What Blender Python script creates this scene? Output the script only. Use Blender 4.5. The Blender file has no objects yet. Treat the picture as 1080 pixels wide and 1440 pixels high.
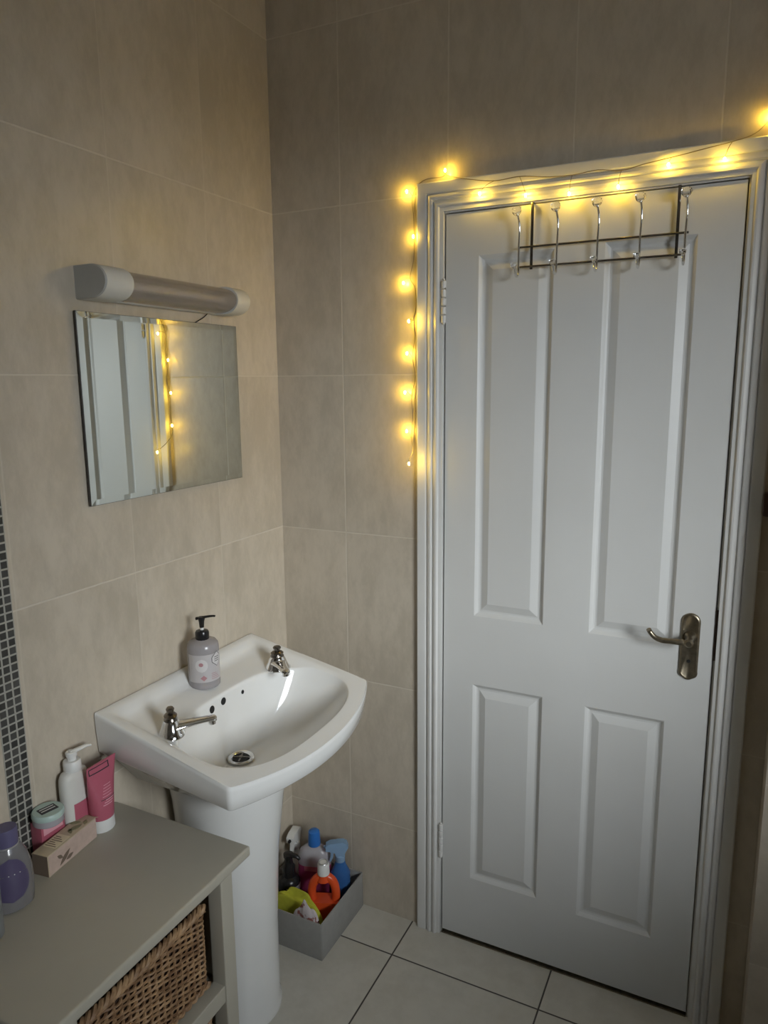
import bpy, bmesh, math, random
from mathutils import Vector, Matrix
from math import sin, cos, pi, radians as RAD

random.seed(7)
S = bpy.context.scene
COL = S.collection

# ------------------------------------------------------------------ camera
YAW, PITCH, ROLL, F = -0.4614, -0.1779, -0.0089, 1018.62
cam_d = bpy.data.cameras.new('camera')
cam = bpy.data.objects.new('camera', cam_d); COL.objects.link(cam)
fw = Vector((sin(YAW)*cos(PITCH), cos(YAW)*cos(PITCH), sin(PITCH)))
rt = Vector((cos(YAW), -sin(YAW), 0)); up = rt.cross(fw)
rt2 = rt*cos(ROLL) + up*sin(ROLL); up2 = up*cos(ROLL) - rt*sin(ROLL)
m = Matrix((rt2, up2, -fw)).transposed().to_4x4()
m.translation = Vector((1.2034, -1.7478, 1.5877))
cam.matrix_world = m
cam_d.sensor_fit = 'VERTICAL'; cam_d.sensor_height = 36; cam_d.lens = F/1440*36
cam_d.clip_start = 0.02; cam_d.clip_end = 50
S.camera = cam

# ------------------------------------------------------------------ light and exposure
S.view_settings.view_transform = 'Standard'
S.view_settings.look = 'None'
S.view_settings.exposure = 0.0
S.view_settings.gamma = 1.0
S.view_settings.use_curve_mapping = False
W = bpy.data.worlds.new('world'); S.world = W; W.use_nodes = True
W.node_tree.nodes['Background'].inputs[0].default_value = (0.55, 0.62, 0.7, 1)
W.node_tree.nodes['Background'].inputs[1].default_value = 5.2
WIN = dict(y0=-1.85, y1=-0.90, z0=1.15, z1=2.02)   # opening of the unseen, made-up window in the right wall
# daylight: area lamp added outside as bright sky, beamed into the far corner
sky_d = bpy.data.lights.new('daylight', 'AREA'); sky_d.shape = 'RECTANGLE'; sky_d.size = 2.2; sky_d.size_y = 1.6
sky_d.energy = 370; sky_d.color = (0.93, 0.98, 1.0)
sky = bpy.data.objects.new('daylight', sky_d); COL.objects.link(sky)
sky.location = (4.55, -3.05, 2.40)
sky.rotation_euler = (Vector((.35, -.15, 1.12)) - sky.location).to_track_quat('-Z', 'Y').to_euler()
LED_STRENGTH = 400.0
LED_COLOR = (1.0, 0.63, 0.06)

# ------------------------------------------------------------------ materials
def lin(c):
    return tuple(((v/255)/12.92 if v/255 <= .04045 else ((v/255+.055)/1.055)**2.4) for v in c)

class NT:
    def __init__(s, name):
        s.m = bpy.data.materials.new(name); s.m.use_nodes = True
        s.t = s.m.node_tree; s.b = s.t.nodes['Principled BSDF']
    def n(s, kind, **kw):
        nd = s.t.nodes.new(kind)
        for k, v in kw.items(): setattr(nd, k, v)
        return nd
    def l(s, a, b): s.t.links.new(a, b)
    def math(s, op, a, b=None, c=None):
        nd = s.n('ShaderNodeMath', operation=op)
        for i, v in enumerate((a, b, c)):
            if v is None: continue
            if isinstance(v, (int, float)): nd.inputs[i].default_value = v
            else: s.l(v, nd.inputs[i])
        return nd.outputs[0]
    def mix(s, f, a, b):
        nd = s.n('ShaderNodeMix', data_type='RGBA')
        for i, v in ((0, f), (6, a), (7, b)):
            if isinstance(v, (int, float)): nd.inputs[i].default_value = v
            elif isinstance(v, tuple): nd.inputs[i].default_value = (*v[:3], 1)
            else: s.l(v, nd.inputs[i])
        return nd.outputs[2]
    def noise(s, vec, scale, detail=4, rough=.55):
        nd = s.n('ShaderNodeTexNoise'); nd.inputs['Scale'].default_value = scale
        nd.inputs['Detail'].default_value = detail; nd.inputs['Roughness'].default_value = rough
        if vec is not None: s.l(vec, nd.inputs['Vector'])
        return nd.outputs[0]
    def coord(s): return s.n('ShaderNodeTexCoord').outputs['Object']
    def mapping(s, vec, sc=(1,1,1), rot=(0,0,0)):
        nd = s.n('ShaderNodeMapping'); nd.inputs['Scale'].default_value = sc; nd.inputs['Rotation'].default_value = rot
        s.l(vec, nd.inputs['Vector']); return nd.outputs[0]
    def ramp(s, v, a, b, lo=0., hi=1.):
        nd = s.n('ShaderNodeMapRange'); nd.interpolation_type = 'SMOOTHSTEP'
        s.l(v, nd.inputs[0]); nd.inputs[1].default_value = a; nd.inputs[2].default_value = b
        nd.inputs[3].default_value = lo; nd.inputs[4].default_value = hi
        return nd.outputs[0]
    def bump(s, h, strength=.3, dist=.001, prev=None):
        nd = s.n('ShaderNodeBump'); nd.inputs['Strength'].default_value = strength; nd.inputs['Distance'].default_value = dist
        s.l(h, nd.inputs['Height'])
        if prev is not None: s.l(prev, nd.inputs['Normal'])
        s.l(nd.outputs[0], s.b.inputs['Normal']); return nd.outputs[0]
    def set(s, **kw):
        for k, v in kw.items():
            i = s.b.inputs[k.replace('_', ' ')]
            i.default_value = (*v, 1) if isinstance(v, tuple) and len(v) == 3 else v

def plain(name, col, rough=.4, metal=0., trans=0., ior=1.45, coat=0., vary=.06, vscale=30, alpha=1., bump=0.):
    t = NT(name); t.set(Roughness=rough, Metallic=metal, Transmission_Weight=trans, IOR=ior, Coat_Weight=coat, Alpha=alpha)
    n = t.noise(t.coord(), vscale)
    a = tuple(max(0, v*(1-vary)) for v in col); b = tuple(min(1, v*(1+vary)) for v in col)
    t.l(t.mix(n, a, b), t.b.inputs['Base Color'])
    if bump: t.bump(t.noise(t.coord(), 180, 3), bump, .0006)
    return t.m

def tile_mat(name, ua, uoff, tw, va, voff, th, ca, cb, grout, gw, rough, streak, vary=.05, bumpy=.25, vert=1., horz=1.):
    t = NT(name); c = t.coord(); sp = t.n('ShaderNodeSeparateXYZ'); t.l(c, sp.inputs[0])
    def axis(ax, off, size):
        a = t.math('DIVIDE', t.math('SUBTRACT', sp.outputs[ax], off), size)
        f = t.math('FRACT', a); d = t.math('MULTIPLY', t.math('MINIMUM', f, t.math('SUBTRACT', 1.0, f)), size)
        return t.math('FLOOR', a), d
    fu, du = axis(ua, uoff, tw); fv, dv = axis(va, voff, th)
    mask = t.math('MAXIMUM', t.ramp(du, gw*.5, gw*.5+.0009, vert, 0), t.ramp(dv, gw*.5, gw*.5+.0009, horz, 0))
    cv = t.n('ShaderNodeCombineXYZ'); t.l(fu, cv.inputs[0]); t.l(fv, cv.inputs[1])
    wn = t.n('ShaderNodeTexWhiteNoise'); t.l(cv.outputs[0], wn.inputs['Vector'])
    off = t.n('ShaderNodeVectorMath', operation='ADD'); t.l(c, off.inputs[0])
    sc = t.n('ShaderNodeVectorMath', operation='SCALE'); t.l(wn.outputs['Color'], sc.inputs[0]); sc.inputs['Scale'].default_value = 5
    t.l(sc.outputs[0], off.inputs[1])
    v = t.mapping(off.outputs[0], streak[0], streak[1])
    n1 = t.noise(v, 6, 6, .62); n2 = t.noise(off.outputs[0], 3, 3)
    n3 = t.noise(t.mapping(off.outputs[0], streak[0], tuple(-q for q in streak[1])), 22, 4, .7)
    mixv = t.math('ADD', t.math('MULTIPLY', n1, .45), t.math('ADD', t.math('MULTIPLY', n2, .2), t.math('MULTIPLY', n3, .35)))
    base = t.mix(t.ramp(mixv, .38, .62), ca, cb)
    hv = t.n('ShaderNodeHueSaturation'); t.l(base, hv.inputs['Color'])
    t.l(t.math('ADD', 1-vary*.5, t.math('MULTIPLY', wn.outputs['Value'], vary)), hv.inputs['Value'])
    t.l(t.mix(mask, hv.outputs[0], grout), t.b.inputs['Base Color'])
    t.l(t.math('ADD', t.math('MULTIPLY', mask, .4), rough), t.b.inputs['Roughness'])
    p = t.bump(t.math('SUBTRACT', 1.0, mask), .6, .0012)
    t.bump(n1, bumpy, .0015, p)
    return t.m

TW, TH = .3011, .4357
Z0 = 1.6063 - 4*TH
CA, CB, GR = (.45, .395, .315), (.55, .485, .395), (.62, .565, .475)
M_wall_left = tile_mat('beige_wall_tile_left', 1, -.2819, TW, 2, Z0, TH, CA, CB, GR, .0026, .32, ((1, 2.0, .9), (.75, 0, 0)), vert=.35, horz=.75)
M_wall_back = tile_mat('beige_wall_tile_back', 0, .2147, TW, 2, Z0, TH, CA, CB, GR, .0026, .32, ((2.0, 1, .9), (0, .75, 0)), vert=.7, horz=.7)
M_floor = tile_mat('cream_floor_tile', 0, .418, .416, 1, -.143, .416, (.56, .54, .48), (.64, .62, .56), (.07, .065, .06), .0034, .28, ((1, 1, 1), (0, 0, 0)), .03, .06)
M_mosaic = tile_mat('black_mosaic_tile', 1, -.8925, .0165, 2, .0, .0165, (.045, .045, .042), (.070, .068, .064), (.36, .35, .31), .0026, .2, ((1, 1, 1), (0, 0, 0)), .5, .05)
M_plaster = plain('ceiling_paint', (.80, .78, .74), .8, vary=.03)
M_rearwall = plain('rear_wall_tile', (.22, .20, .17), .5, vary=.08, vscale=4)

def door_paint():
    t = NT('white_door_gloss_paint'); t.set(Roughness=.42, Coat_Weight=.0)
    c = t.coord(); n = t.noise(t.mapping(c, (12, 12, 220)), 1, 3); n2 = t.noise(c, 5)
    n4 = t.noise(t.mapping(c, (260, 12, 8)), 1, 3)
    t.l(t.mix(n2, (.60, .60, .585), (.67, .67, .655)), t.b.inputs['Base Color'])
    t.bump(t.math('ADD', t.math('MULTIPLY', n, .5), t.math('MULTIPLY', n4, .5)), .35, .0007); return t.m
M_door = door_paint()
M_trim = plain('white_gloss_frame_paint', (.66, .655, .635), .33, vary=.05, vscale=9)
M_ceramic = plain('white_glazed_ceramic', (.76, .76, .745), .07, vary=.02, coat=.3)
M_chrome = plain('chrome', (.78, .78, .78), .10, metal=1., vary=.05)
M_darkchrome = plain('tarnished_chrome', (.20, .18, .16), .25, metal=1., vary=.3, vscale=150)
M_wire = plain('steel_wire', (.22, .205, .19), .25, metal=1., vary=.2)
M_brass = plain('antique_brass', (.23, .195, .14), .32, metal=.85, vary=.5, vscale=90)
M_hole = plain('dark_hole', (.012, .012, .012), .7)
M_mirror = plain('mirror_silver', (.72, .75, .71), .01, metal=1., vary=.0)
M_mirror_edge = plain('mirror_dark_edge', (.05, .045, .04), .3, vary=.4)
M_blackp = plain('black_plastic', (.014, .014, .015), .25)
M_whitep = plain('white_plastic', (.70, .70, .68), .35, vary=.03)
M_offwhite = plain('aged_white_plastic', (.62, .61, .57), .45, vary=.05)
M_grey = plain('grey_end_plastic', (.42, .41, .38), .5)
M_white_wood = plain('cream_painted_wood', (.40, .375, .31), .38, vary=.05, vscale=12, bump=.08)
M_card = plain('grey_cardboard', (.30, .295, .28), .75, vary=.12, vscale=40, bump=.2)
M_card_in = plain('dark_cardboard_inside', (.13, .125, .115), .8, vary=.15)
M_clear = plain('clear_plastic', (.98, .98, .98), .03, trans=1., ior=1.45, vary=0)
def gel(name, col, rough=.15, trans=.6):
    return plain(name, col, rough, trans=trans, ior=1.35, vary=.05)
M_soap = plain('lavender_grey_soap', (.40, .375, .385), .22, trans=.25, vary=.08, vscale=25)
M_label = plain('pale_pink_label', (.48, .455, .46), .35, vary=.06)
M_label_w = plain('white_label', (.60, .58, .58), .4)
M_rose = plain('rose_print', (.42, .22, .24), .4)
M_ink = plain('dark_ink', (.03, .03, .035), .5)
M_pink = plain('raspberry_pink_plastic', (.42, .105, .15), .3, vary=.12)
M_pinklight = plain('light_pink_print', (.70, .35, .40), .4)
M_purple = plain('purple_label', (.085, .07, .135), .3, vary=.15)
M_purplecap = plain('violet_plastic_cap', (.11, .10, .19), .35)
M_teal = plain('pale_teal_plastic', (.42, .54, .50), .35)
M_kraft = plain('kraft_print_card', (.46, .38, .27), .6, vary=.25, vscale=45)
M_kraft_end = plain('brown_card_end', (.16, .12, .09), .7)
M_floral = plain('rose_print_card', (.50, .38, .32), .6, vary=.25, vscale=60)
M_cream = plain('cream_print', (.66, .57, .40), .6)
M_leafp = plain('olive_leaf_print', (.22, .21, .12), .6)
M_blue = gel('blue_cleaning_liquid', (.06, .19, .50), .12, .35)
M_bluecap = plain('bright_blue_cap', (.03, .16, .50), .3)
M_lblue = gel('pale_blue_plastic', (.32, .50, .72), .2, .35)
M_magenta = gel('magenta_cleaning_liquid', (.45, .06, .17), .12, .35)
M_milky = gel('milky_clear_plastic', (.70, .68, .72), .25, .5)
M_orange = plain('orange_plastic', (.70, .085, .02), .28)
M_yellow = plain('yellow_green_cloth', (.46, .46, .04), .9, vary=.15, vscale=80, bump=.5)
M_copper = plain('light_string_wire', (.30, .25, .17), .35, metal=.8)
M_brownwood = plain('dark_brown_wood', (.045, .025, .017), .5, vary=.4)
M_silver = plain('silver_label', (.5, .5, .5), .3, metal=.6)

def wicker():
    t = NT('willow_wicker'); t.set(Roughness=.6)
    n = t.noise(t.mapping(t.coord(), (60, 12, 90)), 1, 4); n2 = t.noise(t.coord(), 28)
    t.l(t.mix(t.ramp(t.math('ADD', t.math('MULTIPLY', n, .5), t.math('MULTIPLY', n2, .5)), .35, .65), (.155, .08, .038), (.43, .27, .14)), t.b.inputs['Base Color'])
    return t.m
M_wicker = wicker()
M_wicker_in = plain('dark_basket_lining', (.045, .025, .015), .8, vary=.3)
def print_cloth():
    t = NT('white_printed_plastic'); t.set(Roughness=.45)
    n = t.noise(t.coord(), 60, 2); 
    t.l(t.mix(t.ramp(n, .56, .62), (.62, .56, .57), (.32, .12, .10)), t.b.inputs['Base Color']); return t.m
M_print = print_cloth()
def diffuser():
    t = NT('ribbed_clear_diffuser'); t.set(Roughness=.06, Transmission_Weight=.88, IOR=1.4)
    t.set(Base_Color=(.80, .74, .70))
    sp = t.n('ShaderNodeSeparateXYZ'); t.l(t.coord(), sp.inputs[0])
    w = t.math('SINE', t.math('MULTIPLY', sp.outputs[1], 1400.0)); t.bump(w, .12, .0004); return t.m
M_diffuser = diffuser()
def emis(name, col, st, mixdiff=None):
    t = NT(name); t.set(Emission_Color=col, Emission_Strength=st, Base_Color=(.8, .8, .8)); return t.m
M_led = emis('lit_warm_led', LED_COLOR, LED_STRENGTH)
def pane_mat():
    t = NT('window_glass'); t.t.nodes.remove(t.b)
    tr = t.n('ShaderNodeBsdfTransparent'); gl = t.n('ShaderNodeBsdfGlossy'); gl.inputs['Roughness'].default_value = .02
    mx_ = t.n('ShaderNodeMixShader'); mx_.inputs[0].default_value = .08
    t.l(tr.outputs[0], mx_.inputs[1]); t.l(gl.outputs[0], mx_.inputs[2])
    t.l(mx_.outputs[0], t.t.nodes['Material Output'].inputs[0]); return t.m
M_pane = pane_mat()

# ------------------------------------------------------------------ mesh helpers
def obj(name, bm, mats, parent=None, smooth=True, angle=40, recalc=True):
    if recalc: bmesh.ops.recalc_face_normals(bm, faces=bm.faces[:])
    me = bpy.data.meshes.new(name); bm.to_mesh(me); bm.free()
    for mm in (mats if isinstance(mats, (list, tuple)) else [mats]): me.materials.append(mm)
    if smooth:
        me.polygons.foreach_set('use_smooth', [True]*len(me.polygons))
        me.set_sharp_from_angle(angle=RAD(angle))
    o = bpy.data.objects.new(name, me); COL.objects.link(o)
    if parent: o.parent = parent
    return o
def thing(name, label, cat, loc=(0, 0, 0), rz=0, group=None):
    o = bpy.data.objects.new(name, None); COL.objects.link(o); o.empty_display_size = .05
    o.location = loc; o.rotation_euler = (0, 0, rz); o['label'] = label; o['category'] = cat
    if group: o['group'] = group
    return o
def tag(o, label, cat, group=None, kind=None):
    o['label'] = label; o['category'] = cat
    if group: o['group'] = group
    if kind: o['kind'] = kind
    return o
def struct(o, label=None):
    o['kind'] = 'structure'
    if label: o['label'] = label
    return o
def merge(dst, src, mat=None, mi=0):
    if mat is not None: bmesh.ops.transform(src, matrix=mat, verts=src.verts[:])
    mp = {v: dst.verts.new(v.co) for v in src.verts}
    for f in src.faces:
        try:
            nf = dst.faces.new([mp[v] for v in f.verts]); nf.material_index = mi if mi else f.material_index
        except ValueError: pass
    src.free(); return dst
def box(bm, lo, hi, bev=0., seg=2, mat=None, mi=0):
    t = bmesh.new(); bmesh.ops.create_cube(t, size=1)
    lo, hi = Vector(lo), Vector(hi); d = hi-lo; c = (lo+hi)/2
    for v in t.verts: v.co = Vector((v.co.x*d.x, v.co.y*d.y, v.co.z*d.z))+c
    if bev: bmesh.ops.bevel(t, geom=t.edges[:], offset=min(bev, min(d)*.49), segments=seg, affect='EDGES', profile=.6)
    return merge(bm, t, mat, mi)
def loft(bm, rings, close_ends=True, cyclic=True, mi=0):
    vs = [[bm.verts.new(p) for p in r] for r in rings]
    n = len(rings[0])
    for a, b in zip(vs, vs[1:]):
        for i in range(n if cyclic else n-1):
            j = (i+1) % n
            try: f = bm.faces.new((a[i], a[j], b[j], b[i])); f.material_index = mi
            except ValueError: pass
    if close_ends and cyclic:
        for r in (vs[0], vs[-1]):
            try: f = bm.faces.new(r); f.material_index = mi
            except ValueError: pass
    return vs
def lathe(bm, prof, c=(0, 0, 0), seg=28, sx=1., sy=1., n=2., mat=None, mi=0, rz=0.):
    t = bmesh.new(); rings = []
    for r, z in prof:
        ring = []
        for i in range(seg):
            a = 2*pi*i/seg; ca, sa = cos(a), sin(a)
            x = math.copysign(abs(ca)**(2/n), ca)*max(r, 1e-5)*sx; y = math.copysign(abs(sa)**(2/n), sa)*max(r, 1e-5)*sy
            ring.append(Vector((x*cos(rz)-y*sin(rz)+c[0], x*sin(rz)+y*cos(rz)+c[1], z+c[2])))
        rings.append(ring)
    loft(t, rings); return merge(bm, t, mat, mi)
def smooth_path(pts, sub=6):
    P = [Vector(p) for p in pts]; out = []
    for i in range(len(P)-1):
        p0 = P[max(i-1, 0)]; p1 = P[i]; p2 = P[i+1]; p3 = P[min(i+2, len(P)-1)]
        for k in range(sub):
            t = k/sub
            out.append(.5*((2*p1)+(p2-p0)*t+(2*p0-5*p1+4*p2-p3)*t*t+(3*p1-p0-3*p2+p3)*t**3))
    out.append(P[-1]); return out
def tube(bm, pts, r, seg=8, caps=True, flat=1., mi=0):
    pts = [Vector(p) for p in pts]; n = len(pts)
    rr = r if isinstance(r, (list, tuple)) else [r]*n
    if len(rr) != n: rr = [rr[0]+(rr[-1]-rr[0])*i/(n-1) for i in range(n)]
    rings = []; prev = None
    for i, p in enumerate(pts):
        t = (pts[min(i+1, n-1)]-pts[max(i-1, 0)]).normalized()
        if prev is None:
            a = Vector((0, 0, 1)) if abs(t.z) < .9 else Vector((1, 0, 0))
            u = t.cross(a).normalized()
        else: u = (prev - t*prev.dot(t)).normalized()
        prev = u; v = t.cross(u)
        rings.append([p+(u*cos(2*pi*k/seg)+v*sin(2*pi*k/seg)*flat)*rr[i] for k in range(seg)])
    t = bmesh.new(); loft(t, rings, caps); return merge(bm, t, None, mi)
def prism(bm, poly, axis, a, b, bev=0., mi=0):
    """poly: 2-D points in the two other axes, extruded along axis from a to b"""
    t = bmesh.new()
    def P(p, w):
        if axis == 'y': return (p[0], w, p[1])
        if axis == 'x': return (w, p[0], p[1])
        return (p[0], p[1], w)
    loft(t, [[Vector(P(p, a)) for p in poly], [Vector(P(p, b)) for p in poly]])
    if bev: bmesh.ops.bevel(t, geom=[e for e in t.edges if e.is_manifold and e.calc_face_angle(0) > .6], offset=bev, segments=2, affect='EDGES')
    return merge(bm, t, None, mi)
def BM(): return bmesh.new()
def sstep(a, b, x):
    t = max(0, min(1, (x-a)/(b-a))); return t*t*(3-2*t)

# ------------------------------------------------------------------ room shell
XN, NY, XR, YR, ZC = 1.297, -.12, 2.10, -2.55, 2.62
bm = BM(); box(bm, (-.12, YR-.1, -.1), (XR+.22, .55, 0)); struct(obj('floor', bm, M_floor, smooth=False))
bm = BM(); box(bm, (-.12, YR-.1, ZC), (XR+.22, .55, ZC+.1)); struct(obj('ceiling', bm, M_plaster, smooth=False))
bm = BM(); box(bm, (-.12, YR-.1, 0), (0, .12, ZC)); struct(obj('wall_left', bm, M_wall_left, smooth=False))
DX0, DX1, DZ0, DZ1 = .512, 1.174, .012, 1.989
OX0, OX1, OZ = DX0-.028, DX1+.028, DZ1+.026
bm = BM()
box(bm, (0, 0, 0), (OX0, .12, ZC)); box(bm, (OX1, 0, 0), (XN, .12, ZC)); box(bm, (OX0, 0, OZ), (OX1, .12, ZC))
struct(obj('wall_back', bm, M_wall_back, smooth=False))
bm = BM(); box(bm, (XN, NY, 0), (XR, .12, ZC)); struct(obj('wall_boxing', bm, M_wall_left, smooth=False), 'tiled boxed-in corner right of the door')
bm = BM(); w = WIN
box(bm, (XR, YR-.1, 0), (XR+.22, w['y0'], ZC)); box(bm, (XR, w['y1'], 0), (XR+.22, NY, ZC))
box(bm, (XR, w['y0'], 0), (XR+.22, w['y1'], w['z0'])); box(bm, (XR, w['y0'], w['z1']), (XR+.22, w['y1'], ZC))
struct(obj('wall_right', bm, M_rearwall, smooth=False))
bm = BM(); box(bm, (0, YR-.1, 0), (XR, YR, ZC)); struct(obj('wall_front', bm, M_rearwall, smooth=False))
bm = BM(); box(bm, (-.12, .5, 0), (XR+.22, .55, ZC)); box(bm, (-.12, .12, 0), (-.10, .5, ZC)); box(bm, (XR+.20, .12, 0), (XR+.22, .5, ZC)); struct(obj('wall_hallway', bm, M_rearwall, smooth=False))
# unseen window, added in the right wall to account for the daylight's direction
bm = BM()
fx0, fx1 = XR+.13, XR+.18
for (a, b, c, d) in ((w['y0'], w['y1'], w['z0'], w['z0']+.045), (w['y0'], w['y1'], w['z1']-.045, w['z1']),
                     (w['y0'], w['y0']+.045, w['z0']+.045, w['z1']-.045), (w['y1']-.045, w['y1'], w['z0']+.045, w['z1']-.045)):
    box(bm, (fx0, a, c), (fx1, b, d), .004)
wf = struct(obj('added_window_1', bm, M_whitep))
bm = BM(); box(bm, (fx0+.015, w['y0']+.045, w['z0']+.045), (fx0+.025, w['y1']-.045, w['z1']-.045))
obj('added_window_pane', bm, M_pane, wf, smooth=False)

# black mosaic border strip running up the left wall
bm = BM(); box(bm, (0.0, -.942, 0), (.0014, -.8925, ZC)); struct(obj('trim_2', bm, M_mosaic, smooth=False), 'vertical strip of small black mosaic tiles with pale grout')

# ------------------------------------------------------------------ door frame (architrave + lining)
prof = [(0, 0), (0, .011), (.003, .0135), (.026, .0145), (.029, .0135), (.031, .0095), (.034, .0135), (.041, .0165), (.046, .0165),
        (.0495, .0105), (.053, .0145), (.060, .0175), (.0645, .0165), (.068, .011), (.072, .0105), (.0775, .009), (.0775, 0)]
AX0, AX1, AZ = .4375, 1.2505, 2.0655
def frame_ring(w_, d_):
    return [Vector((AX0+w_, -d_, 0)), Vector((AX0+w_, -d_, AZ-w_)), Vector((AX1-w_, -d_, AZ-w_)), Vector((AX1-w_, -d_, 0))]
prof = [(a*.905, b) for a, b in prof]
bm = BM()
cols = [frame_ring(*p) for p in prof]
vs = [[bm.verts.new(p) for p in c] for c in cols]
for a, b in zip(vs, vs[1:]):
    for i in range(3): bm.faces.new((a[i], a[i+1], b[i+1], b[i]))
# lining and stop behind the leaf
for (x0, x1, z0, z1) in ((OX0, DX0-.0042, 0, DZ1+.003), (DX1+.0025, OX1, 0, DZ1+.003), (OX0, OX1, DZ1+.003, OZ)):
    box(bm, (x0, .0005, z0), (x1, .118, z1))
box(bm, (DX0-.0042, .040, 0), (DX0+.012, .06, DZ1)); box(bm, (DX1-.012, .040, 0), (DX1+.0025, .06, DZ1)); box(bm, (DX0, .040, DZ1-.012), (DX1, .06, DZ1+.003))
frame = struct(obj('trim_1', bm, M_trim, angle=25), 'white moulded door frame strung with fairy lights along its top')
bm = BM(); box(bm, (DX1+.0012, -.0035, .951), (DX1+.0085, .03, 1.071), .001); obj('strike_plate', bm, M_brownwood, frame)['label'] = 'dark latch plate in door frame'
bm = BM(); box(bm, (DX0, -.004, 0.0), (DX1, .10, .0035), .001); struct(obj('trim_3', bm, M_brass, smooth=False), 'thin dark threshold bar under the door')

# ------------------------------------------------------------------ door leaf with four moulded panels
panels = [(.595, .782, .975, 1.889), (.892, 1.088, .972, 1.893), (.594, .787, .200, .787), (.891, 1.082, .188, .783)]
pprof = [(0, 0), (.002, .0002), (.006, .0030), (.010, .0075), (.014, .0092), (.0185, .0092), (.022, .0078), (.034, .0030), (.0375, .0018), (.0385, .0018)]
bm = BM()
xs = [DX0, .595, .785, .891, 1.086, DX1]
# flat face built strip by strip around the panel openings
rects = []
def quad(a, b, c, d):
    bm.faces.new([bm.verts.new(Vector(p)) for p in (a, b, c, d)])
def face(x0, x1, z0, z1): quad((x0, 0, z0), (x1, 0, z0), (x1, 0, z1), (x0, 0, z1))
for (lx, (pu, pl)) in ((0, (panels[0], panels[2])), (1, (panels[1], panels[3]))):
    xa, xb = (DX0, .84) if lx == 0 else (.84, DX1)
    prev = DZ0
    for p in (pl, pu):
        face(xa, xb, prev, p[2]); face(xa, p[0], p[2], p[3]); face(p[1], xb, p[2], p[3]); prev = p[3]
    face(xa, xb, prev, DZ1)
for (x0, x1, z0, z1) in panels:
    rings = [[Vector(q) for q in ((x0+i, d, z0+i), (x1-i, d, z0+i), (x1-i, d, z1-i), (x0+i, d, z1-i))] for i, d in pprof]
    t = BM(); v = loft(t, rings, close_ends=False); t.faces.new(v[-1]); merge(bm, t)
# edges and back
quad((DX0, 0, DZ0), (DX0, .035, DZ0), (DX0, .035, DZ1), (DX0, 0, DZ1)); quad((DX1, 0, DZ0), (DX1, .035, DZ0), (DX1, .035, DZ1), (DX1, 0, DZ1))
quad((DX0, 0, DZ0), (DX1, 0, DZ0), (DX1, .035, DZ0), (DX0, .035, DZ0)); quad((DX0, 0, DZ1), (DX1, 0, DZ1), (DX1, .035, DZ1), (DX0, .035, DZ1))
quad((DX0, .035, DZ0), (DX1, .035, DZ0), (DX1, .035, DZ1), (DX0, .035, DZ1))
bmesh.ops.remove_doubles(bm, verts=bm.verts[:], dist=1e-5)
for f in bm.faces: pass
door = struct(obj('door_1', bm, M_door, angle=18), 'white four-panel moulded door with brass lever handle')
for zc in (1.782, .303):
    bm = BM()
    hz = .052
    for k in range(5):
        a = zc-hz+k*2*hz/5
        lathe(bm, [(.0, 0), (.0048, .0004), (.0062, .0016), (.0062, 2*hz/5-.0030), (.0046, 2*hz/5-.0016), (.0, 2*hz/5-.0014)], (DX0-.0010, -.0115, a), 14)
    lathe(bm, [(0, -.004), (.003, -.003), (.0035, 0), (0, .001)], (DX0-.0010, -.0115, zc-hz), 12)
    lathe(bm, [(0, .004), (.003, .003), (.0035, 0), (0, -.001)], (DX0-.0010, -.0115, zc+hz), 12)
    h = obj('hinge', bm, M_trim, door)
# handle plate, lever, privacy hole
def rounded_plate(cx, z0, z1, hw):
    pts = []; n = 14
    for i in range(n+1):
        a = pi*i/n; pts.append((cx+hw*cos(a), z1-hw+hw*sin(a)))
    for i in range(n+1):
        a = pi+pi*i/n; k = 1+.10*abs(sin(3*(a-pi))) if 0 < i < n else 1
        pts.append((cx+hw*k*cos(a)*.98, z0+hw+hw*k*sin(a)))
    return pts
bm = BM(); pl = rounded_plate(1.1245, .897, 1.057, .0205)
cx, cz = 1.1245, .977
rings = []
for s_, y_ in ((1.0, 0), (1.0, -.003), (.93, -.0055), (.80, -.0062), (.76, -.0052), (.0, -.0052)):
    rings.append([Vector((cx+(p[0]-cx)*s_, y_, cz+(p[1]-cz)*(1-(1-s_)*.3 if s_ > .1 else s_))) for p in pl])
loft(bm, rings)
plate = obj('handle_plate', bm, M_brass, door, angle=50)
bm = BM()
t = BM(); lathe(t, [(.0, 0), (.0135, 0), (.0125, .006), (.009, .012), (.0085, .040), (.010, .046), (.010, .052), (.006, .056), (0, .056)], (0, 0, 0), 20)
merge(bm, t, Matrix.Translation((1.1245, -.005, 1.002)) @ Matrix.Rotation(RAD(90), 4, 'X'))
tube(bm, smooth_path([(1.1245, -.050, .999), (1.108, -.052, 1.001), (1.088, -.0525, 1.001), (1.068, -.052, 1.000), (1.052, -.051, 1.005), (1.041, -.051, 1.016), (1.038, -.053, 1.022)], 6),
     [.0072, .006, .0055, .0052, .005, .0048, .005, .0055], 12)
obj('lever', bm, M_brass, plate)
bm = BM(); t = BM(); lathe(t, [(0, 0), (.0042, 0), (.0042, .0012), (0, .0012)], (0, 0, 0), 16)
merge(bm, t, Matrix.Translation((1.1245, -.0052, .942)) @ Matrix.Rotation(RAD(90), 4, 'X')); obj('keyhole', bm, M_hole, plate)

# dark peg on the right wall at the picture's edge
bm = BM(); box(bm, (XN-.048, -.050, 1.300), (XN, -.022, 1.352), .006)
tag(obj('wall_bracket', bm, M_brownwood), 'dark brown wooden block on the wall right of the door frame', 'bracket')

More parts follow.
